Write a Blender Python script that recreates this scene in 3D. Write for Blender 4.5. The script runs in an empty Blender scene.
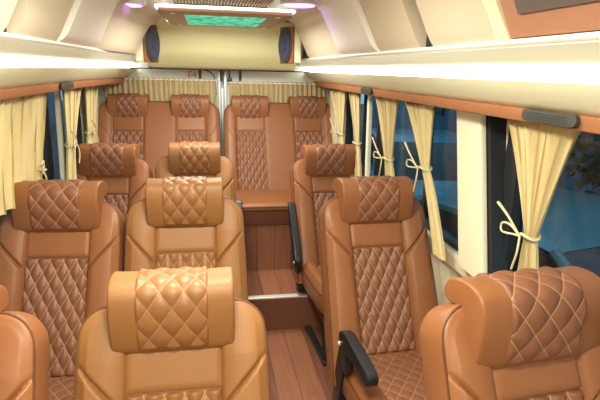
import bpy, bmesh, math, random
from math import sin, cos, pi, sqrt, radians, hypot
random.seed(7)
S = bpy.context.scene
C = S.collection

# ------------------------------------------------------------------ materials
def mat(name, col, rough=.5, metal=0., spec=.5, coat=0.):
    m = bpy.data.materials.new(name); m.use_nodes = True
    b = m.node_tree.nodes['Principled BSDF']
    b.inputs['Base Color'].default_value = (*col, 1)
    b.inputs['Roughness'].default_value = rough
    b.inputs['Metallic'].default_value = metal
    b.inputs['Specular IOR Level'].default_value = spec
    b.inputs['Coat Weight'].default_value = coat
    return m, m.node_tree, b

def N(nt, typ, **kw):
    n = nt.nodes.new(typ)
    for k, v in kw.items(): setattr(n, k, v)
    return n

def add_noise(nt, b, col, scale=60, amt=.12, bump=.15, bscale=400, dist=.002, stretch=None):
    tc = N(nt, 'ShaderNodeTexCoord'); no = N(nt, 'ShaderNodeTexNoise')
    no.inputs['Scale'].default_value = scale; no.inputs['Detail'].default_value = 4
    src = tc.outputs['Object']
    if stretch:
        mp = N(nt, 'ShaderNodeMapping'); mp.inputs['Scale'].default_value = stretch
        nt.links.new(src, mp.inputs['Vector']); src = mp.outputs['Vector']
    nt.links.new(src, no.inputs['Vector'])
    mx = N(nt, 'ShaderNodeMix', data_type='RGBA')
    mx.inputs['A'].default_value = (*[c*(1-amt) for c in col], 1)
    mx.inputs['B'].default_value = (*[min(1, c*(1+amt)) for c in col], 1)
    nt.links.new(no.outputs['Fac'], mx.inputs['Factor'])
    nt.links.new(mx.outputs['Result'], b.inputs['Base Color'])
    if bump:
        n2 = N(nt, 'ShaderNodeTexNoise'); n2.inputs['Scale'].default_value = bscale; n2.inputs['Detail'].default_value = 2
        nt.links.new(tc.outputs['Object'], n2.inputs['Vector'])
        bp = N(nt, 'ShaderNodeBump'); bp.inputs['Strength'].default_value = bump; bp.inputs['Distance'].default_value = dist
        nt.links.new(n2.outputs['Fac'], bp.inputs['Height']); nt.links.new(bp.outputs['Normal'], b.inputs['Normal'])
    return mx

LE = (.240, .092, .036)
def leather(name, col, rough=.42):
    m, nt, b = mat(name, col, rough, spec=.32)
    add_noise(nt, b, col, 9, .10, .25, 260, .0015)
    return m

def quilt(name, col, thread=.45):
    """leather with paler thread along the stitch lines (UV counts diamonds)"""
    m, nt, b = mat(name, col, .45, spec=.4)
    mx = add_noise(nt, b, col, 9, .10, .25, 260, .0015)
    uv = N(nt, 'ShaderNodeUVMap'); uv.uv_map = 'q'
    sp = N(nt, 'ShaderNodeSeparateXYZ'); nt.links.new(uv.outputs['UV'], sp.inputs['Vector'])
    def M(op, a, c=None):
        n = N(nt, 'ShaderNodeMath', operation=op)
        for i, v in enumerate((a, c)):
            if v is None: continue
            if isinstance(v, (int, float)): n.inputs[i].default_value = v
            else: nt.links.new(v, n.inputs[i])
        return n.outputs[0]
    def line(v):
        return M('LESS_THAN', M('ABSOLUTE', M('SUBTRACT', M('FRACT', M('ADD', v, 100.5)), .5)), .032)
    x, y = sp.outputs['X'], sp.outputs['Y']
    f = M('MULTIPLY', M('MAXIMUM', line(M('ADD', x, y)), line(M('SUBTRACT', x, y))), thread)
    m2 = N(nt, 'ShaderNodeMix', data_type='RGBA')
    nt.links.new(f, m2.inputs['Factor']); nt.links.new(mx.outputs['Result'], m2.inputs['A'])
    m2.inputs['B'].default_value = (.58, .34, .18, 1)
    nt.links.new(m2.outputs['Result'], b.inputs['Base Color'])
    return m

M = {}
M['leather'] = leather('tan leather', LE)
M['quilt'] = quilt('quilted tan leather', (.19, .073, .038))
M['leather_lit'] = leather('lit tan leather', (.240, .104, .033), .5)  # same tan leather, with the aisle light put into its colour
M['quilt_lit'] = quilt('quilted lit tan leather', (.225, .095, .032), .2)  # quilted pads in the same lit tone
M['piping'] = leather('piping leather', (.11, .04, .015), .5)
M['black'] = mat('black plastic', (.012, .014, .016), .35)[0]
M['grey'] = mat('grey plastic', (.05, .052, .045), .55)[0]
M['cream'] = mat('cream plastic', (.86, .87, .66), .32)[0]
M['rackpanel'] = (lambda t: (add_noise(t[1], t[2], (.66, .575, .44), 5, .05, .15, 300, .001), t[0])[1])(mat('beige trim fabric', (.66, .575, .44), .6))
M['white'] = mat('white panel', (.90, .89, .84), .4)[0]
M['pillar'] = mat('cream pillar', (.82, .76, .56), .45)[0]
M['orange'] = leather('orange trim leather', (.40, .17, .08), .5)
M['rear'] = mat('yellow beige headliner', (.80, .79, .47), .6)[0]
M['alu'] = mat('aluminium', (.80, .81, .81), .45, .6)[0]
M['silver'] = mat('silver door rubber', (.62, .68, .70), .35, .3)[0]
M['dark'] = mat('dark rubber', (.015, .017, .022), .6)[0]
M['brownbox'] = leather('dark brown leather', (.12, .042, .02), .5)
M['red'] = mat('red print', (.75, .06, .03), .5)[0]
M['blackprint'] = mat('black print', (.03, .03, .03), .5)[0]
M['sticker'] = mat('sticker paper', (.85, .8, .7), .5)[0]
M['speaker'] = mat('speaker cloth', (.035, .04, .085), .6)[0]

def emis(name, col, st):
    m = bpy.data.materials.new(name); m.use_nodes = True; nt = m.node_tree
    nt.nodes.remove(nt.nodes['Principled BSDF'])
    e = N(nt, 'ShaderNodeEmission'); e.inputs[0].default_value = (*col, 1); e.inputs[1].default_value = st
    nt.links.new(e.outputs[0], nt.nodes['Material Output'].inputs[0]); return m
M['led'] = emis('warm white led', (1, 1, .86), 7)
M['dome'] = emis('lamp lens', (1, .86, .62), 12)
M['purple'] = emis('purple led', (.50, .16, 1), 5)

def green_panel():
    m = bpy.data.materials.new('green backlit glass'); m.use_nodes = True; nt = m.node_tree
    nt.nodes.remove(nt.nodes['Principled BSDF'])
    tc = N(nt, 'ShaderNodeTexCoord'); no = N(nt, 'ShaderNodeTexVoronoi'); no.inputs['Scale'].default_value = 22
    nt.links.new(tc.outputs['Object'], no.inputs['Vector'])
    cr = N(nt, 'ShaderNodeValToRGB')
    cr.color_ramp.elements[0].color = (.32, .95, .55, 1); cr.color_ramp.elements[1].color = (.05, .42, .22, 1)
    cr.color_ramp.elements[0].position = .1; cr.color_ramp.elements[1].position = .8
    e = N(nt, 'ShaderNodeEmission'); e.inputs[1].default_value = .75
    nt.links.new(no.outputs['Distance'], cr.inputs[0]); nt.links.new(cr.outputs[0], e.inputs[0])
    nt.links.new(e.outputs[0], nt.nodes['Material Output'].inputs[0]); return m
M['green'] = green_panel()

def wood(name, c1, c2, axis='X', w=.12):
    m, nt, b = mat(name, c1, .42, coat=.1)
    tc = N(nt, 'ShaderNodeTexCoord'); sp = N(nt, 'ShaderNodeSeparateXYZ'); nt.links.new(tc.outputs['Object'], sp.inputs[0])
    mu = N(nt, 'ShaderNodeMath', operation='DIVIDE'); nt.links.new(sp.outputs[axis], mu.inputs[0]); mu.inputs[1].default_value = w
    fl = N(nt, 'ShaderNodeMath', operation='FLOOR'); nt.links.new(mu.outputs[0], fl.inputs[0])
    wn = N(nt, 'ShaderNodeTexWhiteNoise', noise_dimensions='1D'); nt.links.new(fl.outputs[0], wn.inputs['W'])
    mp = N(nt, 'ShaderNodeMapping'); mp.inputs['Scale'].default_value = (30, 2.5, 2.5); nt.links.new(tc.outputs['Object'], mp.inputs[0])
    no = N(nt, 'ShaderNodeTexNoise'); no.inputs['Scale'].default_value = 1.3; no.inputs['Detail'].default_value = 5
    nt.links.new(mp.outputs[0], no.inputs['Vector'])
    ad = N(nt, 'ShaderNodeMath', operation='MULTIPLY_ADD'); nt.links.new(wn.outputs['Value'], ad.inputs[0]); ad.inputs[1].default_value = .5
    sc = N(nt, 'ShaderNodeMath', operation='MULTIPLY'); nt.links.new(no.outputs['Fac'], sc.inputs[0]); sc.inputs[1].default_value = .7
    nt.links.new(sc.outputs[0], ad.inputs[2])
    cr = N(nt, 'ShaderNodeValToRGB'); cr.color_ramp.elements[0].color = (*c1, 1); cr.color_ramp.elements[1].color = (*c2, 1)
    cr.color_ramp.elements[0].position = .2; cr.color_ramp.elements[1].position = .95
    nt.links.new(ad.outputs[0], cr.inputs[0])
    fr = N(nt, 'ShaderNodeMath', operation='FRACT'); nt.links.new(mu.outputs[0], fr.inputs[0])
    lt = N(nt, 'ShaderNodeMath', operation='LESS_THAN'); nt.links.new(fr.outputs[0], lt.inputs[0]); lt.inputs[1].default_value = .025
    mx = N(nt, 'ShaderNodeMix', data_type='RGBA'); nt.links.new(lt.outputs[0], mx.inputs['Factor'])
    nt.links.new(cr.outputs[0], mx.inputs['A']); mx.inputs['B'].default_value = (c1[0]*.4, c1[1]*.4, c1[2]*.4, 1)
    nt.links.new(mx.outputs['Result'], b.inputs['Base Color'])
    return m
M['floor'] = wood('plank floor', (.11, .036, .02), (.30, .115, .06))

def fabric(name, col):
    m, nt, b = mat(name, col, .8, spec=.2)
    add_noise(nt, b, col, 14, .08, .2, 500, .001)
    b.inputs['Subsurface Weight'].default_value = 0
    return m
M['curtain'] = fabric('cream curtain cloth', (.60, .49, .26))
M['rearcurtain'] = fabric('beige rear curtain cloth', (.56, .45, .25))
M['rope'] = fabric('pale tieback cord', (.66, .58, .36))

def glass():
    m = bpy.data.materials.new('tinted window glass'); m.use_nodes = True; nt = m.node_tree
    nt.nodes.remove(nt.nodes['Principled BSDF'])
    t = N(nt, 'ShaderNodeBsdfTransparent'); t.inputs[0].default_value = (.62, .74, .82, 1)
    g = N(nt, 'ShaderNodeBsdfGlossy'); g.inputs['Roughness'].default_value = .04; g.inputs[0].default_value = (.8, .85, 1, 1)
    mx = N(nt, 'ShaderNodeMixShader'); mx.inputs[0].default_value = .07
    nt.links.new(t.outputs[0], mx.inputs[1]); nt.links.new(g.outputs[0], mx.inputs[2])
    nt.links.new(mx.outputs[0], nt.nodes['Material Output'].inputs[0]); return m
M['glass'] = glass()

# ------------------------------------------------------------------ helpers
def smooth(me, ang=40):
    me.polygons.foreach_set('use_smooth', [True]*len(me.polygons))
    try: me.set_sharp_from_angle(angle=radians(ang))
    except Exception: pass

def make(name, V, F, m, parent=None, uv=None, sm=True, ang=40, label=None):
    me = bpy.data.meshes.new(name); me.from_pydata(V, [], F)
    if uv:
        l = me.uv_layers.new(name='q')
        for lp in me.loops: l.data[lp.index].uv = uv[lp.vertex_index]
    bm = bmesh.new(); bm.from_mesh(me)
    bmesh.ops.recalc_face_normals(bm, faces=bm.faces)
    bm.to_mesh(me); bm.free()
    if sm: smooth(me, ang)
    me.materials.append(m); me.update()
    o = bpy.data.objects.new(name, me); C.objects.link(o)
    if parent: o.parent = parent
    if label: o['label'] = label
    return o

class MB:
    """collects boxes, prisms and tubes into one mesh"""
    def __init__(s): s.bm = bmesh.new()
    def box(s, x0, x1, y0, y1, z0, z1, bev=0, rot=None):
        vs = [s.bm.verts.new((x, y, z)) for x in (x0, x1) for y in (y0, y1) for z in (z0, z1)]
        fs = [s.bm.faces.new([vs[i] for i in q]) for q in ((0,1,3,2),(4,6,7,5),(0,4,5,1),(2,3,7,6),(0,2,6,4),(1,5,7,3))]
        if rot: 
            for v in vs: v.co = rot(v.co)
        if bev:
            es = list({e for f in fs for e in f.edges})
            bmesh.ops.bevel(s.bm, geom=es, offset=bev, segments=3, affect='EDGES', profile=.6)
        return s
    def prism(s, poly, a0, a1, axis='X', bev=0):
        """polygon in the plane across axis, extruded from a0 to a1. poly pts = (y,z) for X, (x,z) for Y, (x,y) for Z"""
        def P(p, a):
            return {'X': (a, p[0], p[1]), 'Y': (p[0], a, p[1]), 'Z': (p[0], p[1], a)}[axis]
        A = [s.bm.verts.new(P(p, a0)) for p in poly]; B = [s.bm.verts.new(P(p, a1)) for p in poly]
        n = len(poly); fs = [s.bm.faces.new(A), s.bm.faces.new(B[::-1])]
        for i in range(n): fs.append(s.bm.faces.new((A[i], B[i], B[(i+1) % n], A[(i+1) % n])))
        if bev:
            es = list({e for f in fs[:2] for e in f.edges})
            bmesh.ops.bevel(s.bm, geom=es, offset=bev, segments=3, affect='EDGES', profile=.6)
        return s
    def tube(s, pts, r, seg=8, close=False):
        import mathutils
        P = [mathutils.Vector(p) for p in pts]; n = len(P); rings = []
        up = None
        for i, p in enumerate(P):
            a = P[(i-1) % n] if (close or i > 0) else p
            b = P[(i+1) % n] if (close or i < n-1) else p
            d = (b-a).normalized()
            if up is None:
                up = mathutils.Vector((0, 0, 1)) if abs(d.z) < .9 else mathutils.Vector((1, 0, 0))
            u = d.cross(up).normalized(); w = u.cross(d).normalized(); up = w
            rr = r[i] if isinstance(r, (list, tuple)) else r
            rings.append([s.bm.verts.new(p + u*cos(2*pi*k/seg)*rr + w*sin(2*pi*k/seg)*rr) for k in range(seg)])
        for i in range(n if close else n-1):
            A, B = rings[i], rings[(i+1) % n]
            for k in range(seg): s.bm.faces.new((A[k], A[(k+1) % seg], B[(k+1) % seg], B[k]))
        if not close:
            s.bm.faces.new(rings[0][::-1]); s.bm.faces.new(rings[-1])
        return s
    def build(s, name, m, parent=None, ang=35, label=None):
        bmesh.ops.recalc_face_normals(s.bm, faces=s.bm.faces)
        me = bpy.data.meshes.new(name); s.bm.to_mesh(me); s.bm.free(); smooth(me, ang)
        me.materials.append(m)
        o = bpy.data.objects.new(name, me); C.objects.link(o)
        if parent: o.parent = parent
        if label: o['label'] = label
        return o

def thing(name, label, cat, loc=(0, 0, 0), group=None):
    o = bpy.data.objects.new(name, None); C.objects.link(o); o.empty_display_size = .1
    o.location = loc; o['label'] = label; o['category'] = cat
    if group: o['group'] = group
    return o
def tag(o, label, cat, group=None, kind=None):
    o['label'] = label; o['category'] = cat
    if group: o['group'] = group
    if kind: o['kind'] = kind
    return o
def struct(o, label=None, cat=None):
    o['kind'] = 'structure'
    if label: o['label'] = label
    if cat: o['category'] = cat
    return o
def copy_tree(o, parent=None):
    c = o.copy(); C.objects.link(c)
    if parent: c.parent = parent
    for ch in list(o.children): copy_tree(ch, c)
    return c

def lin(a, b, n): return [a+(b-a)*i/(n-1) for i in range(n)]
def catmull(P, n):
    out = []
    Q = [P[0]] + list(P) + [P[-1]]
    for i in range(1, len(Q)-2):
        p0, p1, p2, p3 = Q[i-1], Q[i], Q[i+1], Q[i+2]
        for k in range(n):
            t = k/n
            out.append(tuple(.5*((2*p1[j]) + (-p0[j]+p2[j])*t + (2*p0[j]-5*p1[j]+4*p2[j]-p3[j])*t*t + (-p0[j]+3*p1[j]-3*p2[j]+p3[j])*t**3) for j in range(len(p1))))
    out.append(P[-1]); return out

# ------------------------------------------------------------------ upholstered slab
def slab(name, place, w0, w1, t0, T, R, r, th, hf, m, parent, na=97, nt_=110, rb=.035, piping=True, pipmat=None):
    """place(s,t,n)->xyz ; half width w0 at t0 .. w1 at T ; R corner radius ; r edge fillet ; hf(s,t) height"""
    def W(t):
        w = w0+(w1-w0)*(t-t0)/(T-t0)
        if t > T-R: w = w-R+sqrt(max(0, R*R-(t-T+R)**2))
        return w
    def full(t): return w0+(w1-w0)*(t-t0)/(T-t0)
    A = [math.sin(pi/2*x)*.35+x*.65 for x in lin(-1, 1, na)]
    ts = [t0+(T-R-t0)*i/(nt_-20) for i in range(nt_-20)] + [T-R+R*sin(pi/2*i/20) for i in range(21)]
    V, rows = [], []
    def dist(s, t):
        qx, qy = abs(s)-(full(t)-R), t-(T-R)
        if qx > 0 and qy > 0: return max(0, R-hypot(qx, qy))
        return max(0, min(full(t)-abs(s), T-t))
    def fil(d, rr): return 0 if d >= rr else rr-sqrt(max(0, rr*rr-(rr-d)**2))
    for side in (0, 1):
        g = []
        for t in ts:
            w = W(t); row = []
            for a in A:
                s = a*w; d = dist(s, t)
                n = hf(s, t)-fil(d, r) if side == 0 else -th+fil(d, rb)
                if side == 0:  # taper height towards the edge so the outline is even
                    k = min(1, d/.03); n = n*k + (-fil(d, r))*(1-k)
                row.append(len(V)); V.append(place(s, t, n))
            g.append(row)
        rows.append(g)
    F = []
    for g in rows:
        for i in range(len(g)-1):
            for j in range(na-1): F.append((g[i][j], g[i][j+1], g[i+1][j+1], g[i+1][j]))
    f, b = rows
    loopF = [g[0] for g in f] + f[-1][1:-1] + [g[-1] for g in f[::-1]] + f[0][::-1][1:-1]
    loopB = [g[0] for g in b] + b[-1][1:-1] + [g[-1] for g in b[::-1]] + b[0][::-1][1:-1]
    n = len(loopF)
    for i in range(n): F.append((loopF[i], loopF[(i+1) % n], loopB[(i+1) % n], loopB[i]))
    o = make(name, V, F, m, parent, ang=60)
    if piping:
        pts = []
        for i in range(0, len(ts), 3):
            if ts[i] > T-R: break
            pts.append((-W(ts[i]), ts[i]))
        for k in range(0, 10): a = pi/2*k/10; pts.append((-(full(T)-R)-R*cos(a), T-R+R*sin(a)))
        for x in lin(-(full(T)-R), full(T)-R, 20): pts.append((x, T))
        for k in range(1, 11): a = pi/2*(1-k/10); pts.append(((full(T)-R)+R*cos(a), T-R+R*sin(a)))
        tail = [(-x, t) for x, t in pts if t < T-R][::-1]
        P = pts+tail
        mb = MB(); mb.tube([place(x*.985, t*.995, -r*.35) for x, t in P], .0042, 6)
        mb.build('piping', pipmat or M['piping'], o)
    return o

def quilted(name, place, sw, t0, t1, base, parent, m=None, cw=.052, ch=.098, puff=.012, ns=72, ntt=150, s0=0, u0=0, v0=0):
    V, uv, g = [], [], []
    for t in lin(t0, t1, ntt):
        row = []
        for s in lin(-sw, sw, ns):
            u = (s/cw)+u0; v = (t/ch)+v0
            p = abs(sin(pi*(u+v)))*abs(sin(pi*(u-v)))
            d = min(sw-abs(s), t-t0, t1-t)
            e = min(1, d/.008)
            n = base + puff*p**.55*sqrt(max(0, 1-(1-e)**2)) - .004*(1-e)
            row.append(len(V)); V.append(place(s+s0, t, n)); uv.append((u, v))
        g.append(row)
    F = [(g[i][j], g[i][j+1], g[i+1][j+1], g[i+1][j]) for i in range(ntt-1) for j in range(ns-1)]
    # skirt so the pad has depth
    loop = [r_[0] for r_ in g] + g[-1][1:-1] + [r_[-1] for r_ in g[::-1]] + g[0][::-1][1:-1]
    k0 = len(V)
    coords = [(-sw, t) for t in lin(t0, t1, ntt)] + [(s, t1) for s in lin(-sw, sw, ns)[1:-1]] + [(sw, t) for t in lin(t1, t0, ntt)] + [(s, t0) for s in lin(sw, -sw, ns)[1:-1]]
    for (s, t) in coords: V.append(place(s+s0, t, base-.02)); uv.append((.25, 0))
    n = len(loop)
    for i in range(n): F.append((loop[i], loop[(i+1) % n], k0+(i+1) % n, k0+i))
    F.append(tuple(range(k0, k0+n)))
    return make(name, V, F, m or M['quilt'], parent, uv=uv, ang=50)

def pad(name, place, sw, t0, t1, base, parent, m=None, s0=0, puff=.006, ns=30, ntt=16):
    V, g = [], []
    for t in lin(t0, t1, ntt):
        row = []
        for s in lin(-sw, sw, ns):
            d = min(sw-abs(s), t-t0, t1-t); e = min(1, d/.012)
            row.append(len(V)); V.append(place(s+s0, t, base+puff*sqrt(max(0, 1-(1-e)**2))))
        g.append(row)
    F = [(g[i][j], g[i][j+1], g[i+1][j+1], g[i+1][j]) for i in range(ntt-1) for j in range(ns-1)]
    loop = [r_[0] for r_ in g] + g[-1][1:-1] + [r_[-1] for r_ in g[::-1]] + g[0][::-1][1:-1]
    coords = [(-sw, t) for t in lin(t0, t1, ntt)] + [(s, t1) for s in lin(-sw, sw, ns)[1:-1]] + [(sw, t) for t in lin(t1, t0, ntt)] + [(s, t0) for s in lin(sw, -sw, ns)[1:-1]]
    k0 = len(V)
    for (s, t) in coords: V.append(place(s+s0, t, base-.02))
    n = len(loop)
    for i in range(n): F.append((loop[i], loop[(i+1) % n], k0+(i+1) % n, k0+i))
    F.append(tuple(range(k0, k0+n)))
    return make(name, V, F, m or M['leather'], parent, ang=50)

# ------------------------------------------------------------------ headrest: a padded hood over the top of the backrest
HP = [(.006, -.218), (-.012, -.198), (-.022, -.15), (-.026, -.10), (-.022, -.055), (-.008, -.026), (.018, -.012), (.056, -.008), (.098, -.014), (.130, -.030), (.146, -.056), (.140, -.080),
      (.118, -.088), (.090, -.084), (.068, -.092), (.054, -.115), (.044, -.150), (.034, -.190), (.022, -.215)]
def headrest(parent, cx, Yh, zt, w=.144, pw=.083, name='headrest'):
    prof = catmull(HP + [HP[0]], 4)[:-1]
    n = len(prof)
    def nrm(i, P):
        a, b = P[i-1], P[(i+1) % n]; dx, dz = b[0]-a[0], b[1]-a[1]; L = hypot(dx, dz) or 1
        return (-dz/L, dx/L)   # left-hand normal
    area = sum(prof[i][0]*prof[(i+1) % n][1]-prof[(i+1) % n][0]*prof[i][1] for i in range(n))
    sg = -1 if area > 0 else 1     # outward
    xs = []
    for k in range(7): a = pi/2*k/6; xs.append((-w+.014*(1-cos(a)) if False else -w+.014*(1-sin(pi/2-a)), .014*(1-sin(a))))
    xs = [(-w+.008*(1-cos(pi/2*k/6)), .008*(1-sin(pi/2*k/6))) for k in range(7)]
    mid = [(x, 0) for x in lin(-w+.008, w-.008, 14)[1:-1]]
    cols = xs + mid + [(-x, i) for x, i in xs[::-1]]
    V, F, rings = [], [], []
    for x, ins in cols:
        # soft flare: the ends stand a touch higher than the middle
        ring = []
        for i, (y, z) in enumerate(prof):
            nx, nz = nrm(i, prof)
            fl = .004*(abs(x)/w)**3
            ring.append(len(V)); V.append((cx+x, Yh+y-sg*nx*ins, zt+z-sg*nz*ins+fl))
        rings.append(ring)
    for a, b in zip(rings, rings[1:]):
        for i in range(n): F.append((a[i], a[(i+1) % n], b[(i+1) % n], b[i]))
    F.append(tuple(rings[0])); F.append(tuple(rings[-1][::-1]))
    me_o = make(name, V, F, M['leather'], parent, ang=55)
    bm = bmesh.new(); bm.from_mesh(me_o.data)
    bmesh.ops.triangulate(bm, faces=[f for f in bm.faces if len(f.verts) > 4]); bm.to_mesh(me_o.data); bm.free()
    # quilted face: follows the profile from the lower front edge over the top
    fp = catmull(HP[1:10], 16)
    L = [0]
    for a, b in zip(fp, fp[1:]): L.append(L[-1]+hypot(b[0]-a[0], b[1]-a[1]))
    def at(q):
        q = max(0, min(L[-1]-1e-6, q)); i = 0
        while L[i+1] < q: i += 1
        k = (q-L[i])/(L[i+1]-L[i]); a, b = fp[i], fp[i+1]
        dx, dz = b[0]-a[0], b[1]-a[1]; l = hypot(dx, dz)
        return (a[0]+dx*k, a[1]+dz*k, -dz/l, dx/l)
    def place(s, t, nn):
        y, z, ny, nz = at(t)
        return (cx+s, Yh+y+ny*nn, zt+z+nz*nn+.004*(abs(s)/w)**3)
    quilted('quilted_panel', place, pw, .002, L[-1]-.002, .0015, me_o, cw=pw*2/3, ch=.088, puff=.0075, ns=60, ntt=100, u0=.5, v0=.08)
    # seams each side of the panel
    return me_o

# ------------------------------------------------------------------ seat
LEAN = radians(26)
JZ = .45
def back_place(cx=0, y0=0, z0=JZ, lean=LEAN):
    c, s_ = cos(lean), sin(lean)
    return lambda s, t, n: (cx+s, y0+t*s_-n*c, z0+t*c+n*s_)

def seg_d(px, py, ax, ay, bx, by):
    dx, dy = bx-ax, by-ay; k = max(0, min(1, ((px-ax)*dx+(py-ay)*dy)/(dx*dx+dy*dy)))
    return hypot(px-ax-k*dx, py-ay-k*dy)

def seat_h(s, t):
    a = abs(s)
    h = 0
    if a > .128: x = min(1, (a-.128)/.125); h = .020*sin(pi*x)**.6 * min(1, max(0, (.70-t)/.16))
    elif t < .565: h = -.013*min(1, (.128-a)/.006)
    d = seg_d(a, t, .128, .405, .262, .555)
    h -= .013*math.exp(-(d/.005)**2)
    if a > .128:
        lt = .405+(a-.128)*(.150/.134)
        if t < lt: h += .007*min(1, (lt-t)/.012)*min(1, (a-.128)/.02)
    return h

def make_seat():
    root = thing('passenger_seat', 'x', 'seat')
    P = back_place()
    back = slab('backrest', P, .266, .246, -.13, .69, .085, .014, .125, seat_h, M['leather'], root, rb=.02, na=141, nt_=180)
    pad('shoulder_panel', P, .124, .455, .60, -.008, root)
    quilted('quilted_backrest_panel', P, .124, -.02, .450, -.009, root)
    headrest(root, 0, .25, 1.160, w=.160, pw=.093)
    # cushion
    def CP(s, t, n): return (s, .03-t, JZ+.012+n-.03*(1-t/.6)*1)
    def ch(s, t):
        a = abs(s); h = 0
        if a > .150: h = .028*sin(pi*min(1, (a-.150)/.105))**.8
        elif t < .44: h = -.010*min(1, (.15-a)/.006, (.44-t)/.006)
        if t > .42: h -= .03*((t-.42)/.15)**2
        return h
    slab('seat_cushion', CP, .245, .250, 0, .56, .10, .035, .13, ch, M['leather'], root, na=81, nt_=80)
    quilted('quilted_cushion_panel', CP, .146, .01, .436, -.008, root, cw=.06, ch=.075, puff=.006)
    # base
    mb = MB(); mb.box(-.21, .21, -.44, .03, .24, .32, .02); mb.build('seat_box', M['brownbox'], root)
    for sx in (-.19, .19):
        for (ya, yb) in ((-.38, -.42), (.0, .14)):
            l = MB(); l.tube([(sx, ya, .26), (sx, (ya+yb)/2, .14), (sx, yb, .0)], .016, 8); l.build('leg', M['black'], root)
    for sx in (-.19, .19): MB().box(sx-.02, sx+.02, -.46, .16, 0, .018, .004).build('floor_rail', M['black'], root)
    return root

def rrect_arm(pts, r, x0, x1, name, m, parent):
    """capsule-like bar through pts in YZ with thickness list r, extruded in x"""
    P = pts; n = len(P); up, lo = [], []
    for i, (y, z) in enumerate(P):
        a = P[max(0, i-1)]; b = P[min(n-1, i+1)]; dy, dz = b[0]-a[0], b[1]-a[1]; L = hypot(dy, dz)
        up.append((y-dz/L*r[i], z+dy/L*r[i])); lo.append((y+dz/L*r[i], z-dy/L*r[i]))
    def cap(p, q, c, k=6):
        import math as mm
        a0 = mm.atan2(p[1]-c[1], p[0]-c[0]); R_ = hypot(p[0]-c[0], p[1]-c[1])
        return [(c[0]+R_*cos(a0-pi*j/k), c[1]+R_*sin(a0-pi*j/k)) for j in range(1, k)]
    poly = up + cap(up[-1], lo[-1], P[-1]) + lo[::-1] + cap(lo[0], up[0], P[0])
    mb = MB(); mb.prism(poly, x0, x1, 'X', bev=.008); return mb.build(name, m, parent)

def add_armrest(seat, side, up=False):
    """black moulded armrest on the aisle side"""
    xa = side*(.246 if not up else .272); x0, x1 = xa-.022, xa+.022
    if not up:
        arm = rrect_arm([(-.12, .590), (-.16, .600), (-.26, .598), (-.39, .588)], [.034, .034, .028, .030], x0, x1, 'armrest', M['black'], seat)
        rrect_arm([(-.14, .57), (-.15, .48)], [.05, .03], x0+.008, x1-.008, 'web', M['black'], arm)
    else:
        arm = rrect_arm([(-.03, .475), (.0, .54), (.09, .66), (.17, .78)], [.040, .036, .024, .024], x0, x1, 'armrest', M['black'], seat)
    br = rrect_arm([(-.12, .58), (-.08, .42), (-.03, .18)] if not up else [(-.04, .48), (-.03, .45), (-.02, .43)], [.036, .040, .034], x0+.01, x1-.004, 'hinge_bracket', M['black'], arm)
    mb = MB(); mb.tube([(x0-.004, -.10, .56), (x1+.004, -.10, .56)] if not up else [(x0-.004, -.035, .47), (x1+.004, -.035, .47)], .009, 10); mb.build('pivot_bolt', M['alu'], arm)
    mb = MB(); mb.box(min(xa, side*.20), max(xa, side*.20), -.06, .0, .28, .32, .004); mb.build('mounting_arm', M['black'], arm)

seats = [
 # key, X, headrest Y, label, arm
 ('1L', -.735, 1.14, 'tan leather seat cropped by the left picture edge, only its right shoulder showing', None),
 ('1M', -.183, 1.235, 'tan quilted leather seat in the bottom centre foreground, nearest of the middle column seats', None),
 ('1R', .725, 1.02, 'tan quilted seat in the bottom right corner, nearest of the right window seats', None),
 ('2L', -.722, 2.17, 'tan quilted leather window seat at left, second from the front in the left window column', None),
 ('2M', -.187, 2.160, 'tan seat, coloured lighter as if lit, in the middle column, directly behind the bottom centre foreground seat', None),
 ('2R', .680, 2.160, 'tan quilted right window seat with a lowered black armrest beside the aisle', 'down'),
 ('3L', -.716, 3.275, 'tan quilted left window seat just in front of the rear bench', None),
 ('3M', -.172, 3.277, 'tan middle column seat, coloured lighter as if lit, furthest back, just in front of the rear bench', 'up'),
 ('3R', .712, 3.223, 'tan right window seat with black armrest folded up, just in front of the rear bench', 'upr'),
]
proto = make_seat()
first = True
for i_, (key, X, Yh, lab, arm) in enumerate(seats):
    o = copy_tree(proto) if i_ < len(seats)-1 else proto     # the pattern seat itself takes the last place
    k = {'1L': .99, '1M': .95, '1R': 1.01, '2M': 1, '3M': 1}.get(key, 1.0)
    o.location = (X, Yh-.25*k, 0); o.scale = (k, k, k); o['label'] = lab; o['group'] = 'single reclining passenger seats'
    if key == '1M': o.scale.x = .975
    o.scale.z = .993 if key in ('2L', '2R', '3L', '3R') else k
    if key == '1R': o.rotation_euler.z = radians(6)
    if key in ('2R', '3R'): o.rotation_euler.z = radians(3)
    if key in ('2L', '3L'): o.rotation_euler.z = radians(-4)
    if key in ('2L', '3L', '2R', '3R', '1R'):
        for c in o.children:
            if c.name.startswith('headrest'): c.scale.x = 1.07 if key != '1R' else 1.13
    if key in ('1R', '1L'):
        for c in o.children:
            if c.name.startswith('headrest'): c.location = (0, -.010, -.028)
    if key[1] == 'M':  # middle column: light from the aisle is painted in by lighter leather
        for c in o.children_recursive:
            for sl_ in c.material_slots:
                if sl_.material in (M['leather'], M['quilt']):
                    m_ = M['leather_lit'] if sl_.material == M['leather'] else M['quilt_lit']
                    sl_.link = 'OBJECT'; sl_.material = m_
    if arm == 'down': add_armrest_args = (o, -1, False)
    if arm: seats_arm = (o, 1 if arm == 'up' else -1, arm != 'down'); o['_a'] = 1
    if arm: M.setdefault('_arms', []).append(seats_arm)
for o, s_, u in M.pop('_arms'):
    add_armrest(o, s_, u); del o['_a']

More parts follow.
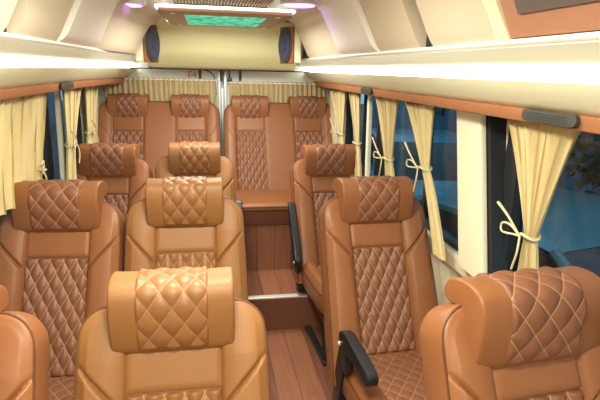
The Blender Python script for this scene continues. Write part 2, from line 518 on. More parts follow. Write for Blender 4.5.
# ------------------------------------------------------------------ rear bench halves
BL = math.atan2(.35, .67)
def make_bench(x0, x1, hx, lab):
    cx = (x0+x1)/2; w = (x1-x0)/2-.004
    root = thing('bench_seat', lab, 'seat', (cx, 3.85, 0), 'rear bench seats')
    P = back_place(0, 0, .70, BL)
    offs = [h-cx for h in hx]
    T = .745
    def h(s, t):
        v = .018*sin(pi*min(1, max(0, (w-abs(s))/.12)))**.8 if w-abs(s) < .12 else 0
        for o in offs:
            a = abs(s-o)
            if a < .118 and t < .62: v = -.012*min(1, (.118-a)/.006)
            v -= .007*math.exp(-((a-.120)/.004)**2)
            # diagonal seam outward from the panel
            sgn = 1 if o > 0 else -1
            d = seg_d((s-o)*sgn, t, .120, .44, .23, .56); v -= .006*math.exp(-(d/.004)**2)
        return v
    slab('backrest', P, w, w-.01, -.08, T, .10, .02, .09, h, M['leather'], root, na=151, nt_=110)
    for o in offs:
        pad('shoulder_panel', P, .112, .50, .66, -.008, root, s0=o)
        quilted('quilted_backrest_panel', P, .112, -.01, .495, -.009, root, s0=o)
        headrest(root, o, 4.155-3.85, 1.415, w=.147, pw=.082)
    def CP(s, t, n): return (s, .02-t, .705+n)
    def ch(s, t): return .012*abs(sin(pi*(s+w)/(2*w)*2))**.6
    slab('seat_cushion', CP, w, w, 0, .47, .03, .03, .05, ch, M['leather'], root, na=61, nt_=50)
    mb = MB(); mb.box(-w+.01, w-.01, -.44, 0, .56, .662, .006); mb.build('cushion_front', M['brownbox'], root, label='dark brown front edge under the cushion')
    return root
make_bench(-.935, .022, (-.687, -.218), 'left half of the tan rear bench with two quilted headrests, under the left rear curtain')
make_bench(.026, .965, (.25, .719), 'right half of the tan rear bench with two quilted headrests, behind the aisle steps')

# ------------------------------------------------------------------ shell
XW = 1.00; YF = -1.3; YB = 4.42
mb = MB(); mb.box(-XW-.1, XW+.1, YF-.1, YB+.1, -.06, 0); struct(mb.build('floor', M['floor']))
# stepped platform
st = thing('trim_1', 'wood-plank steps rising to the rear bench', 'steps'); st['kind'] = 'structure'
mb = MB(); mb.box(-XW, XW, 2.955, 3.42, 0, .222); mb.build('lower_step', M['floor'], st)
mb = MB(); mb.box(-XW, XW, 3.42, 3.86, 0, .558); mb.build('bench_riser', M['floor'], st)
mb = MB(); mb.box(-XW, XW, 2.945, 2.985, .218, .232, .004); mb.build('nosing', M['alu'], st, label='aluminium step edge')
mb = MB(); mb.box(-XW, XW, 2.949, 2.953, 0, .218); mb.build('riser_board', mat('dark riser', (.16, .06, .035), .5)[0], st, label='dark brown riser board')

# side walls with window openings (z .93 .. 1.56)
ZS, ZT = .86, 1.50
opens = [(-.9, .45), (.55, 1.70), (1.735, 3.12), (3.15, 3.95)]
def side_wall(sx, name):
    mb = MB(); a, b = sorted((sx*XW, sx*(XW+.06)))
    mb.box(a, b, YF, YB+.06, 0, ZS); mb.box(a, b, YF, YB+.06, ZT, 2.06)
    ys = [YF]+[v for o in opens for v in o]+[YB+.06]
    for i in range(0, len(ys), 2): mb.box(a, b, ys[i], ys[i+1], ZS, ZT)
    w = struct(mb.build(name, M['pillar']))
    return w
side_wall(-1, 'wall_left'); side_wall(1, 'wall_right')
n = 0
for sx in (-1, 1):
    for (a, b) in opens:
        n += 1
        root = thing('window_%d' % n, 'side window with dark rubber frame, %s side' % ('left' if sx < 0 else 'right'), 'window'); root['kind'] = 'structure'
        g = MB(); x0, x1 = sorted((sx*(XW+.025), sx*(XW+.031))); g.box(x0, x1, a-.0, b+.0, ZS, ZT)
        g.build('pane', M['glass'], root)
        f = MB(); x0, x1 = sorted((sx*(XW-.012), sx*(XW+.045))); k = .035
        f.box(x0, x1, a, a+k, ZS, ZT, .003); f.box(x0, x1, b-k*(2.2 if b == 1.70 else .8), b, ZS, ZT, .003)
        f.box(x0, x1, a, b, ZS, ZS+.02, .003); f.box(x0, x1, a, b, ZT-.02, ZT, .003)
        mid = (a+b)/2; f.box(sx*(XW+.02)-.01, sx*(XW+.02)+.01, mid-.012, mid+.012, ZS, ZT)
        f.build('window_frame', M['dark'], root)
# padded pillars and sill ledges
i = 1
for sx in (-1, 1):
    for (y0, y1) in ((1.77, 1.96), (3.125, 3.16), (3.98, 4.2), (.46, .54)):
        i += 1
        p0, p1 = y0, y1
        mb = MB(); a, b = (sx*.905, sx*.935)
        ln = .15 if y0 == 1.77 else .04
        poly = [(p0, 1.49), (p1, 1.49), (p1-ln, .86), (p0-ln, .86)]
        mb.prism([(y, z) for y, z in poly], min(a, b), max(a, b), 'X', bev=.012)
        pl_ = struct(mb.build('trim_%d' % i, M['pillar']), 'cream padded pillar between side windows', 'pillar')
        if y0 == 1.77: MB().prism([(p0-.02, 1.489), (p1+.01, 1.489), (p1+.01-ln, .86), (p0-.02-ln, .86)], min(sx*.936, sx*1.0), max(sx*.936, sx*1.0), 'X').build('gasket', M['dark'], pl_)
for sx in (-1, 1):
    i += 1
    mb = MB(); a, b = sorted((sx*.955, sx*1.0)); mb.box(a, b, YF, YB, .79, .858, .01)
    struct(mb.build('trim_%d' % i, M['pillar']), 'cream ledge below the side windows', 'ledge')

# ceiling
mb = MB(); mb.prism([(-1.02, 1.90), (-.60, 1.965), (0, 1.975), (.60, 1.965), (1.02, 1.90), (1.02, 2.06), (-1.02, 2.06)], YF-.06, YB+.06, 'Y')
struct(mb.build('ceiling', M['white']))
# rear wall with two door leaves
mb = MB(); mb.box(-1.01, 1.01, YB, YB+.06, 0, 2.06); struct(mb.build('wall_rear', M['white']))
mb = MB(); mb.box(-1.01, 1.01, YF-.06, YF, 0, 2.06); struct(mb.build('wall_front', M['rackpanel']))
for k, (a, b) in enumerate(((-.90, .022), (.065, .93))):
    d = struct(MB().box(a, b, YB-.035, YB-.002, .3, 1.66, .012).build('door_%d' % (k+1), M['white']))
    d['label'] = 'white rear door leaf behind the %s rear curtain' % ('left' if k == 0 else 'right')
dr = MB(); dr.box(.002, .026, YB-.075, YB-.036, .60, 1.60, .006); dr.box(.050, .075, YB-.075, YB-.036, .60, 1.60, .006)
dr = dr.build('trim_20', M['silver']); struct(dr, 'silver rubber seal between the rear doors', 'door seal')
MB().box(.027, .049, YB-.06, YB-.04, .60, 1.46, .004).build('inner_seal', M['silver'], dr)
# latch on top of the doors
la = thing('door_latch', 'black latch hanging at the top of the rear door gap', 'latch')
MB().box(.018, .038, YB-.10, YB-.076, 1.515, 1.60, .004).build('bolt', M['black'], la)
kk = MB(); kk.tube([(.095, YB-.09, 1.60), (.095, YB-.09, 1.54)], .006); kk.box(.078, .115, YB-.105, YB-.075, 1.505, 1.545, .009); kk.build('catch', M['black'], la)
cb = MB(); cb.tube(catmull([(-.20, YB-.038, 1.605), (-.10, YB-.038, 1.60), (-.045, YB-.038, 1.575), (-.02, YB-.038, 1.52), (-.012, YB-.038, 1.40)], 6), .004); tag(cb.build('wire', M['dark']), 'thin dark wire curving down beside the rear door seal', 'wire')
for x in (-.14, .185):
    hk = MB(); hk.box(x-.010, x+.010, YB-.060, YB-.034, 1.52, 1.60, .003)
    tag(hk.build('hinge_stay', M['grey']), 'small grey bracket above the %s rear curtain' % ('left' if x < 0 else 'right'), 'bracket')
# little printed sticker
sk = thing('sticker', 'small paper sticker with red print above the left rear curtain', 'sticker', (-.205, YB-.0355, 1.565))
MB().box(-.055, .045, -.001, .001, -.028, .030, .0).build('paper', M['sticker'], sk)
def text(body, size, loc, m, parent, rot=(pi/2, 0, 0)):
    c = bpy.data.curves.new('t', 'FONT'); c.body = body; c.size = size; c.extrude = .0006; c.align_x = 'CENTER'
    t = bpy.data.objects.new('t', c); C.objects.link(t)
    dg = bpy.context.evaluated_depsgraph_get(); me = bpy.data.meshes.new_from_object(t.evaluated_get(dg))
    bpy.data.objects.remove(t)
    me.materials.clear(); me.materials.append(m)
    o = bpy.data.objects.new('printed_letters', me); C.objects.link(o); o.parent = parent; o.location = loc; o.rotation_euler = rot
    return o
text('E4', .070, (0, -.0025, -.026), M['red'], sk)

# ------------------------------------------------------------------ coves (over-window duct) each side
def cove(sx, k):
    root = thing('trim_%d' % k, 'cream duct running above the %s windows with an orange leather lower band' % ('left' if sx < 0 else 'right'), 'duct')
    root['kind'] = 'structure'
    # cross section in (x,z): rim, upper face, LED channel, lower face, band
    up = [(.640, 1.686), (.652, 1.684), (.690, 1.655), (.724, 1.632)]
    lo = [(.727, 1.604), (.750, 1.572), (.790, 1.545), (.806, 1.530)]
    ends = [(y) for y in (YF, 3.3, 4.15)]
    def xo(y): return 0 if (sx > 0 or y < 3.2) else .09*(y-3.2)/.95
    def strip(name, sec, m, thick_pts):
        V, F = [], []
        poly = sec+thick_pts; nn = len(poly)
        for y in (YF, 3.2, YB):
            for x, z in poly: V.append((sx*(x-xo(min(y, 4.15))), y, z))
        for j in (0, 1):
            for q in range(nn): F.append((j*nn+q, j*nn+(q+1) % nn, (j+1)*nn+(q+1) % nn, (j+1)*nn+q))
        F.append(tuple(range(nn))); F.append(tuple(range(2*nn, 3*nn))[::-1])
        return make(name, V, F, m, root, ang=50)
    strip('upper_duct_panel', up, M['cream'], [(.80, 1.638), (.80, 1.70), (.655, 1.70), (.640, 1.697)])
    strip('lower_duct_panel', lo, M['cream'], [(.86, 1.530), (.86, 1.598)])
    strip('leather_band', [(.808, 1.529), (.805, 1.526), (.808, 1.494), (.812, 1.490)], M['orange'], [(.90, 1.490), (.90, 1.529)])
    strip('rim', [(.636, 1.688), (.632, 1.694), (.636, 1.702), (.645, 1.704), (.650, 1.690)], M['white'], [(.645, 1.685)])
    led = strip('led_diffuser', [(.7265, 1.631), (.7285, 1.605)], M['led'], [(.76, 1.605), (.76, 1.631)])
    led['label'] = 'glowing white light strip'
cove(-1, 21); cove(1, 22)

# oval grey outlets on the leather band
def outlet(sx, y0, y1, lab):
    root = thing('air_outlet', lab, 'air vent', (sx*.800, (y0+y1)/2, 1.513), 'air outlets on the leather bands')
    L = (y1-y0)/2; hh = .017
    poly = []
    for k in range(16):
        a = 2*pi*k/16; cy = (L-hh) if cos(a) > 0 else -(L-hh)
        poly.append((cy+hh*cos(a), hh*sin(a)))
    a, b = sorted((-sx*.010, sx*.004)); MB().prism(poly, a, b, 'X', bev=.004).build('housing', M['grey'], root)
    s = MB()
    for k in range(3):
        x0, x1 = sorted((-sx*.0112, -sx*.009)); s.box(x0, x1, -L*.72, L*.72, -.008+.007*k, -.006+.007*k)
    s.build('louvres', M['dark'], root)
outlet(1, 1.11, 1.335, 'oval grey air outlet on the right band above the tied-back curtain')
outlet(1, 2.74, 2.93, 'small grey air outlet on the right orange band, further back')
outlet(-1, 2.75, 2.99, 'grey air outlet on the left orange band')

# ------------------------------------------------------------------ overhead lockers
RB = (.645, 1.70); RTp = (.545, 1.915)
def locker(sx, y0, y1, lab, m, out=0., name='overhead_locker', top=None, turn=0):
    root = thing(name, lab, 'overhead locker', (0, 0, 0), 'overhead locker panels')
    if turn:   # the last panel swings in towards the rear corner
        root.rotation_euler.z = turn; px, py = sx*.645, y0
        root.location = (px-(px*cos(turn)-py*sin(turn)), py-(px*sin(turn)+py*cos(turn)), 0)
    tp = top or RTp
    def P(x, y, z): return (sx*x, y, z)
    x0, z0 = RB; x1, z1 = tp
    prof = catmull([(x0-out*.3, z0), (x0-.022-out, z0+.03), ((x0+x1)/2-.010-out, (z0+z1)/2), (x1-out, z1-.03), (x1-out-.03, z1+.02), (x1-out-.09, z1+.045)], 5)
    back = [(x1+.1, z1+.05), (x0+.12, z0)]
    poly = [(sx*x, z) for x, z in prof+back]
    mb = MB(); mb.prism(poly, y0+.002, y1-.002, 'Y', bev=.006)
    mb.build('locker_door' if out == 0 else 'rib_cover', m, root, ang=30)
    return root
locker(1, 2.775, 3.74, 'beige locker panel at right, nearest to the right speaker', M['rackpanel'])
locker(1, 2.17, 2.77, 'wide white rib between the two beige right locker panels', M['white'], .022)
locker(1, 1.735, 2.165, 'beige locker panel at right, between the white rib and the dark gap', M['rackpanel'])
locker(1, 1.25, 1.635, 'beige locker panel at right, between the dark gap and the cream post', M['rackpanel'])
locker(-1, 2.775, 3.95, 'beige locker panel at left, nearest to the left speaker', M['rackpanel'], turn=-.085)
locker(-1, 2.15, 2.77, 'wide white rib between the two beige left locker panels', M['white'], .022)
locker(-1, 1.70, 2.145, 'beige locker panel at left, between the white rib and the top left corner', M['rackpanel'])
locker(-1, .9, 1.62, 'beige locker panel at left of the dark gap in the top left corner', M['rackpanel'])
# dark backing seen through the gaps
mb = MB(); mb.box(-.80, -.66, YF, 4.1, 1.70, 1.90); struct(mb.build('trim_23', M['dark']), 'dark recess behind the left lockers', 'recess')
mb = MB(); mb.box(.66, .80, YF, 4.1, 1.70, 1.90); struct(mb.build('trim_24', M['dark']), 'dark recess behind the right lockers', 'recess')
# cream post and front cabinet
tag(MB().prism([(.632, 1.700), (.615, 1.74), (.52, 1.93), (.46, 1.965), (.66, 1.965), (.70, 1.70)], 1.185, 1.245, 'Y', bev=.006).build('post', M['pillar']), 'cream upright post beside the orange and dark front cabinet', 'post')
fc = thing('front_cabinet', 'dark grey overhead cabinet with orange leather frame in the top right corner', 'cabinet')
MB().prism([(.635, 1.705), (.66, 1.705), (.56, 1.93), (.53, 1.93)], -.4, 1.18, 'Y', bev=.004).build('leather_frame', mat('brown leather frame', (.42, .20, .12), .5)[0], fc)
MB().prism([(.606, 1.752), (.635, 1.752), (.55, 1.94), (.515, 1.94)], -.35, 1.12, 'Y', bev=.01).build('dark_panel', mat('dark taupe panel', (.13, .105, .10), .4)[0], fc)
mb = MB(); mb.tube([(.590, .2, 1.772), (.590, .98, 1.772)], .005); mb.build('chrome_trim', M['alu'], fc)

# rear headliner: curved yellow-beige panel
xL, xR = -.52, .60
V, F = [], []; sec = catmull([(3.90, 1.955), (3.955, 1.88), (3.985, 1.80), (4.03, 1.71), (4.13, 1.625), (4.18, 1.608)], 6)
sec2 = sec+[(4.30, 1.608), (4.30, 1.96)]
mb = MB(); mb.prism(sec2, xL, xR, 'X'); hl = mb.build('trim_25', M['rear']); struct(hl, 'curved yellow-beige panel above the rear doors', 'headliner panel')
MB().box(xL-.25, xR+.25, 4.165, 4.30, 1.600, 1.609, .002).build('dark_edge', M['dark'], hl)
# speakers in angled pods at both ends
def speaker(sx, base, ang, lab):
    root = thing('speaker', lab, 'speaker', base, 'rear corner speakers'); root.rotation_euler = (0, 0, ang)
    # local: face normal -y ; width x
    w, h = .089, .127
    MB().box(-w, w, 0, .02, -h, h, .008).build('leather_face', M['leather'], root)
    MB().box(-w+.004, w-.004, .02, .08, -h+.004, h-.004, .01).build('speaker_mount', M['cream'], root)
    def ell(a, b, k=40): return [(a*cos(2*pi*i/k), b*sin(2*pi*i/k)) for i in range(k)]
    MB().prism(ell(.088, .122), -.012, .002, 'Y', bev=.004).build('surround', M['grey'], root)
    MB().prism(ell(.076, .108), -.017, -.010, 'Y', bev=.003).build('grille', M['speaker'], root)
    MB().prism(ell(.03, .04, 20), -.023, -.015, 'Y', bev=.005).build('dust_cap', M['speaker'], root)
speaker(-1, (-.455, 3.82, 1.772), radians(66), 'dark blue oval speaker at the left end of the rear headliner')
speaker(1, (.478, 3.80, 1.788), radians(-68), 'dark blue oval speaker at the right end of the rear headliner')

# ------------------------------------------------------------------ ceiling fixtures
cp = thing('ceiling_light_panel', 'wood framed ceiling panel with green glowing glass, near the rear', 'ceiling light', (.02, 3.19, 1.885))
fw = MB()
outer = [(-.335, -.44), (.335, -.44), (.345, -.36), (.325, .40), (.26, .46), (-.26, .46), (-.325, .40), (-.345, -.36)]
fw.prism(outer, 0, .020, 'Z', bev=.006); fw.build('wood_frame', mat('brown wood veneer', (.33, .19, .12), .4)[0], cp)
lg = MB(); lg.box(-.33, .33, .455, .475, .020, .032); lg.box(-.335, .335, -.455, -.435, .020, .032); lg.box(-.352, -.335, -.43, .43, .020, .032); lg.box(.335, .352, -.43, .43, .020, .032); MB().box(-.25, .25, -.35, .35, .02, .09, .01).build('ceiling_bracket', M['white'], cp); lg.build('led_edge', emis('soft edge led', (1, 1, .86), 2.5), cp, label='glowing white edge light')
MB().box(-.215, .215, -.30, .30, -.004, .004, .002).build('green_glass', M['green'], cp)
sp_ = MB()
for x in (-.27, .27):
    for y in (-.36, .36): sp_.tube([(x, y, .002), (x, y, -.004)], .014, 14)
sp_.build('spot_lamp', M['alu'], cp)
gr = thing('air_grille', 'brown ribbed air grille on the ceiling at the top of the picture', 'grille', (.0, 2.49, 1.938))
MB().box(-.245, .245, -.44, .44, 0, .03, .006).build('grille_frame', mat('grille brown', (.30, .19, .12), .5)[0], gr)
sl = MB()
for k in range(30): x = -.225+.45*k/29; sl.box(x-.0035, x+.0035, -.41, .41, -.010, .002, 0)
sl.build('slats', mat('grille slat', (.50, .34, .20), .45)[0], gr)
for sx, X in ((-1, -.50), (1, .385)):
    pr = thing('ceiling_spotlight', 'round %s ceiling lamp glowing purple' % ('left' if sx < 0 else 'right'), 'ceiling light', (X, 3.05 if sx < 0 else 2.72, 1.945), 'purple ceiling lamps')
    MB().tube([(0, 0, .02), (0, 0, -.008)], .10, 28).build('bezel', M['alu'], pr)
    MB().tube([(0, 0, .0), (0, 0, -.012)], .078, 28).build('lens', M['purple'], pr)

# dome lamps along the aisle
for k, y in enumerate((-.5, .55, 1.45)):
    d = thing('dome_lamp', 'warm white ceiling dome lamp over the %s' % ('front', 'camera', 'aisle')[k], 'ceiling light', (-.08, y, 1.955), 'aisle dome lamps')
    MB().box(-.17, .17, -.09, .09, 0, .02, .008).build('lamp_base', M['white'], d)
    MB().box(-.15, .15, -.075, .075, -.014, .002, .006).build('lens', M['dome'], d)

# ------------------------------------------------------------------ curtains
def curtain_mesh(fn, nu, nv, pleats, amp, X, sx, th=.004):
    """fn(v)->(y0,y1,z) ; v 0 top .. 1 bottom"""
    V, F, g = [], [], []
    rnd = random.Random(int(X*1000)+pleats); ph = [rnd.uniform(-.5, .5) for _ in range(pleats*2+2)]
    rows = [fn(v) for v in lin(0, 1, nv)]
    w0 = abs(rows[0][1]-rows[0][0])
    for side in (0, 1):
        gg = []
        for iv, (y0, y1, z) in enumerate(rows):
            row = []
            w = abs(y1-y0); k = min(1, .2+.8*w/w0)
            for j in range(nu):
                u = j/(nu-1); q = u*pleats; i0 = int(q)
                a = 2*pi*q + ph[i0 % len(ph)]*.5*sin(pi*(q-i0))
                x = amp*k*(sin(a)+.25*sin(2.3*a+iv*.06)) 
                yy = y0+(y1-y0)*(u+.25/pleats*sin(2*a)*.5)
                row.append(len(V)); V.append((X+sx*(x)+(th if side else 0), yy, z))
            gg.append(row)
        g.append(gg)
    for gg in g:
        for i in range(nv-1):
            for j in range(nu-1): F.append((gg[i][j], gg[i][j+1], gg[i+1][j+1], gg[i+1][j]))
    a, b = g
    lf = lambda G: [r[0] for r in G]+G[-1][1:-1]+[r[-1] for r in G[::-1]]+G[0][::-1][1:-1]
    A, B = lf(a), lf(b)
    for i in range(len(A)): F.append((A[i], A[(i+1) % len(A)], B[(i+1) % len(A)], B[i]))
    return V, F

def side_curtain(sx, yt, tie, yb, zb, pl, lab, zt=1.486, X=.872, amp=.017, bow=True, flip=1, bs=1., by=None):
    root = thing('curtain', lab, 'curtain', (0, 0, 0), 'side window curtains')
    ty0, ty1, tz = tie
    vt = (zt-tz)/(zt-zb)
    def fn(v):
        z = zt-(zt-zb)*v
        if v < vt:
            k = v/vt; e = k**.85; e2 = e
            return (yt[0]+(ty0-yt[0])*e, yt[1]+(ty1-yt[1])*e2, z)
        k = (v-vt)/(1-vt); e = k**.8
        return (ty0+(yb[0]-ty0)*e, ty1+(yb[1]-ty1)*e, z)
    V, F = curtain_mesh(fn, pl*10+1, 60, pl, amp, sx*X, sx)
    make('cloth', V, F, M['curtain'], root, ang=80)
    tc = (ty0+ty1)/2; tw = abs(ty1-ty0)/2
    tb = MB(); pts = [(sx*X+(.026)*cos(a), tc+(tw+.006)*sin(a), tz+.006*cos(a*2)) for a in [2*pi*k/20 for k in range(20)]]
    if not by: tb.tube(pts, .005, 6, close=True)
    else: tb.tube([(sx*(X-.03)+(.028)*cos(a)*.5, by+.018*sin(a), tz+.004) for a in [2*pi*k/16 for k in range(16)]], .004, 6, close=True)
    xi = sx*(X-.034)
    if by: tc = by
    if bow:
        f = flip*bs
        tb.tube(catmull([(xi, tc, tz), (xi-.01*sx, tc+f*.05, tz+.025), (xi-.01*sx, tc+f*.105, tz+.018), (xi-.01*sx, tc+f*.10, tz-.008), (xi, tc+f*.04, tz-.004), (xi, tc, tz)], 6), .0034, 6)
        tb.tube(catmull([(xi, tc, tz), (xi-.012*sx, tc+f*.07, tz+.05), (xi-.01*sx, tc+f*.15, tz+.095*bs)], 6), [.0025+.0025*q/12 for q in range(13)], 6)
        tb.tube(catmull([(xi, tc, tz), (xi-.008*sx, tc-f*.01, tz-.05), (xi-.006*sx, tc+f*.015, tz-.11)], 6), .0034, 6)
    tb.build('tieback', M['rope'], root, label='pale cord bow')
    hk = MB()
    nh = max(2, int(abs(yt[1]-yt[0])/.1))
    for y in lin(yt[0]+.02*(1 if yt[1] > yt[0] else -1), yt[1]-.02*(1 if yt[1] > yt[0] else -1), nh):
        hk.tube([(sx*X, y, zt-.004), (sx*(X), y, zt+.003)], .004, 6)
    hk.build('hooks', M['black'], root)
    return root
side_curtain(1, (1.20, 1.51), (1.312, 1.358, 1.147), (1.26, 1.375), .93, 8, 'wide cream curtain tied with a cord bow at the right, nearest the camera', flip=1, bs=.8)
side_curtain(1, (2.11, 2.42), (2.10, 2.165, 1.205), (1.87, 1.96), .86, 6, 'cream tied curtain at right, just beyond the cream pillar')
side_curtain(1, (2.55, 2.88), (2.575, 2.665, 1.165), (2.45, 2.58), .90, 6, 'cream tied curtain at right, above the right seat headrest')
side_curtain(1, (3.24, 3.43), (3.19, 3.25, 1.165), (3.1, 3.2), .90, 4, 'narrow cream curtain at right, second from the rear corner', bow=False)
side_curtain(1, (3.58, 4.05), (3.60, 3.72, 1.175), (3.5, 3.66), .90, 6, 'cream tied curtain at right in the rear corner')
side_curtain(-1, (1.60, 2.72), (1.62, 2.52, 1.14), (1.62, 2.50), 1.06, 10, 'wide spread cream curtain at the left picture edge', flip=-1, bs=.4, by=2.50, amp=.024)
side_curtain(-1, (3.10, 3.44), (3.08, 3.22, 1.17), (3.0, 3.16), .90, 5, 'cream tied curtain at left, second from the rear corner', flip=-1)
side_curtain(-1, (3.64, 3.97), (3.60, 3.76, 1.18), (3.5, 3.7), .90, 5, 'cream tied curtain at left in the rear corner', flip=-1)
# curtain rails
for sx in (-1, 1):
    tag(MB().box(min(sx*.862, sx*.884), max(sx*.862, sx*.884), YF+.1, 4.25, 1.490, 1.506, .003).build('curtain_rail', M['white']), 'white curtain rail under the %s orange band' % ('left' if sx < 0 else 'right'), 'curtain rail')

def rear_curtain(x0, x1, zt, lab, pl):
    root = thing('curtain', lab, 'curtain', (0, 0, 0), 'rear door curtains')
    V, F = curtain_mesh(lambda v: (x0+.004*sin(v*5), x1+.006*sin(v*4), zt-(zt-.95)*v), pl*9+1, 24, pl, .011, 0, 1)
    V = [(y, YB-.105+x, z) for (x, y, z) in V]
    make('cloth', V, F, M['rearcurtain'], root, ang=80)
    MB().tube([(x0-.01, YB-.105, zt-.012), (x1+.01, YB-.105, zt-.012)], .006, 8).build('rod', M['white'], root)
rear_curtain(-.88, -.018, 1.532, 'gathered beige curtain over the left rear door behind the headrests', 22)
rear_curtain(.090, .90, 1.518, 'gathered beige curtain over the right rear door behind the headrests', 20)

# ------------------------------------------------------------------ outside
def noisy(name, c1, c2, scale, rough=.6):
    m, nt, b = mat(name, c1, rough)
    tc = N(nt, 'ShaderNodeTexCoord'); no = N(nt, 'ShaderNodeTexNoise'); no.inputs['Scale'].default_value = scale; no.inputs['Detail'].default_value = 5
    nt.links.new(tc.outputs['Object'], no.inputs['Vector'])
    cr = N(nt, 'ShaderNodeValToRGB'); cr.color_ramp.elements[0].color = (*c1, 1); cr.color_ramp.elements[1].color = (*c2, 1)
    cr.color_ramp.elements[0].position = .35; cr.color_ramp.elements[1].position = .65
    nt.links.new(no.outputs['Fac'], cr.inputs[0]); nt.links.new(cr.outputs[0], b.inputs['Base Color']); return m
gm = noisy('dark asphalt', (.03, .035, .04), (.06, .065, .07), 3)
tag(MB().box(-30, 30, -20, 40, -.95, -.90).build('ground', gm), 'dark asphalt ground outside the windows', 'ground', kind='structure')

def car(loc, rz, col, lab):
    root = thing('parked_car', lab, 'car', loc); root.rotation_euler.z = rz
    paint = mat('car paint', col, .3, coat=.5)[0]
    # side outline (y along length, z up), lofted with narrowing cabin
    base = [(-2.15, .25), (-2.2, .62), (-2.1, .78), (-1.2, .95), (1.45, 1.0), (2.05, .98), (2.15, .6), (2.1, .25)]
    b = MB(); b.prism(base, -.85, .85, 'X', bev=.06); b.build('car_body', paint, root)
    cab = [(-1.15, .94), (-.45, 1.42), (.0, 1.50), (.9, 1.48), (1.6, 1.0)]
    g = MB(); g.prism(cab, -.72, .72, 'X', bev=.05); g.build('window_glass', mat('car glass', (.01, .015, .02), .08)[0], root)
    r = MB(); r.prism([(-.42, 1.43), (0, 1.515), (.9, 1.495), (1.0, 1.43), (.9, 1.44), (0, 1.46)], -.74, .74, 'X', bev=.02)
    for sx in (-.73, .73):
        r.tube([(sx, -1.15, .95), (sx, -.42, 1.45)], .035); r.tube([(sx, 1.62, 1.0), (sx, .95, 1.46)], .045); r.tube([(sx, .25, .97), (sx, .2, 1.48)], .035)
    r.build('roof', paint, root)
    for sx in (-.82, .82):
        for y in (-1.35, 1.35):
            w = MB(); w.tube([(sx-.1, y, .32), (sx+.1, y, .32)], .32, 24); w.build('wheel', M['dark'], root)
car((2.65, 3.3, -.90), radians(14), (.10, .25, .27), 'teal blue car parked outside the right windows')
car((3.4, 8.2, -.90), radians(-10), (.08, .22, .28), 'blue car parked further back outside the right windows')
car((-3.4, 6.2, -.90), radians(10), (.06, .09, .13), 'dark grey-blue car parked outside the left windows')

def tree(loc, h, r, lab, seed):
    rnd = random.Random(seed); root = thing('tree', lab, 'tree', loc, 'trees outside')
    MB().tube([(0, 0, 0), (.08, .03, h*.3), (.02, -.05, h*.6)], [.14, .11, .07], 8).build('trunk', mat('bark', (.05, .035, .025), .9)[0], root)
    V, F = [], []
    for k in range(2600):
        a, c = rnd.uniform(0, 2*pi), rnd.uniform(-1, 1); q = r*(.45+.6*rnd.random()**.5); s = sqrt(1-c*c)
        p = (q*s*cos(a), q*s*sin(a), h*.62+q*c*.85); L = .10+.08*rnd.random(); ux, uy, uz = [rnd.gauss(0, 1) for _ in range(3)]; l = sqrt(ux*ux+uy*uy+uz*uz); ux, uy, uz = ux/l*L, uy/l*L, uz/l*L
        vx, vy, vz = [rnd.gauss(0, .035) for _ in range(3)]; i = len(V)
        V += [p, (p[0]+ux*.5+vx, p[1]+uy*.5+vy, p[2]+uz*.5+vz), (p[0]+ux, p[1]+uy, p[2]+uz), (p[0]+ux*.5-vx, p[1]+uy*.5-vy, p[2]+uz*.5-vz)]; F.append((i, i+1, i+2, i+3))
    make('leaves', V, F, noisy('leaf green', (.02, .07, .03), (.04, .14, .05), 2), root, sm=False)
tree((5.2, 5.4, -.9), 3.6, 1.35, 'leafy tree outside the right window behind the teal car', 1)
tree((4.8, 2.6, -.9), 3.0, 1.1, 'bushy tree outside at the right picture edge', 2)
bl = thing('building', 'blue-lit building wall outside beyond the right windows', 'building', (0, 0, -.9))
MB().box(7.5, 8.2, -2, 24, 0, 6).build('wall', noisy('blue render', (.05, .13, .18), (.10, .22, .28), .8), bl)
ww = MB()
for k in range(10): ww.box(7.44, 7.52, -1+2.4*k, .2+2.4*k, 1.2, 2.8)
ww.build('windows', mat('dark window', (.01, .02, .03), .2)[0], bl)
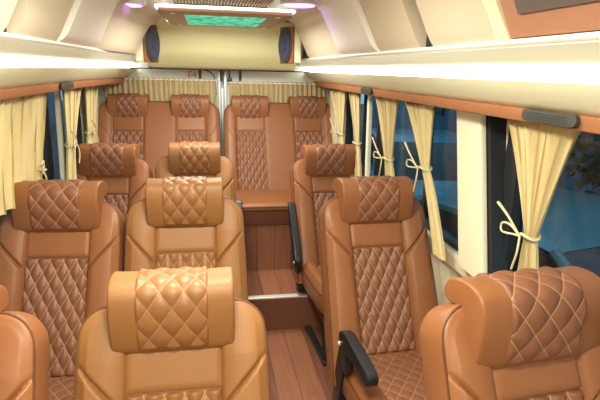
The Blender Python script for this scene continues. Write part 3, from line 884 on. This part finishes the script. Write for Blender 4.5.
bl2 = thing('building', 'grey-blue building wall outside beyond the left windows', 'building', (0, 0, -.9))
MB().box(-7.2, -6.5, -2, 24, 0, 6).build('wall', noisy('grey render', (.10, .13, .18), (.22, .27, .34), 1.6), bl2)
ww = MB()
for k in range(10): ww.box(-6.52, -6.44, -1+2.4*k, .2+2.4*k, 1.2, 2.8)
ww.build('windows', mat('dark window 2', (.02, .03, .04), .2)[0], bl2)

w = bpy.data.worlds.new('dusk'); S.world = w; w.use_nodes = True
w.node_tree.nodes['Background'].inputs[0].default_value = (.22, .40, .46, 1)
w.node_tree.nodes['Background'].inputs[1].default_value = 2.1

# ------------------------------------------------------------------ lamps
def area(name, loc, sx, sy, power, col, rot=(0, 0, 0), spread=pi):
    l = bpy.data.lights.new(name, 'AREA'); l.shape = 'RECTANGLE'; l.size = sx; l.size_y = sy; l.energy = power; l.color = col; l.spread = spread
    o = bpy.data.objects.new(name, l); C.objects.link(o); o.location = loc; o.rotation_euler = rot; return o
WARM = (1, .985, .80)
for y, p in ((-.5, 22), (.55, 19), (1.45, 18)):
    area('dome_light', (-.08, y, 1.938), .30, .15, p, WARM)
area('panel_light', (.02, 3.19, 1.878), .6, .7, 22, (1, .95, .82))

# ------------------------------------------------------------------ camera
from mathutils import Matrix, Vector
f, yaw, pitch, roll = 511.7, .1802, .249, .0238
Fw = Vector((sin(yaw)*cos(pitch), cos(yaw)*cos(pitch), -sin(pitch)))
r0 = Vector((cos(yaw), -sin(yaw), 0)); u0 = r0.cross(Fw)
r1 = r0*cos(roll)+u0*sin(roll); u1 = -r0*sin(roll)+u0*cos(roll)
cam = bpy.data.cameras.new('camera'); cam.sensor_width = 36; cam.lens = f*36/600; cam.clip_start = .02
co = bpy.data.objects.new('camera', cam); C.objects.link(co)
m = Matrix((r1, u1, -Fw)).transposed().to_4x4(); m.translation = Vector((-.084, 0, 1.62)); co.matrix_world = m
S.camera = co
vs = S.view_settings; vs.view_transform = 'Standard'; vs.look = 'None'; vs.gamma = 1; vs.exposure = 0.28; vs.use_curve_mapping = False
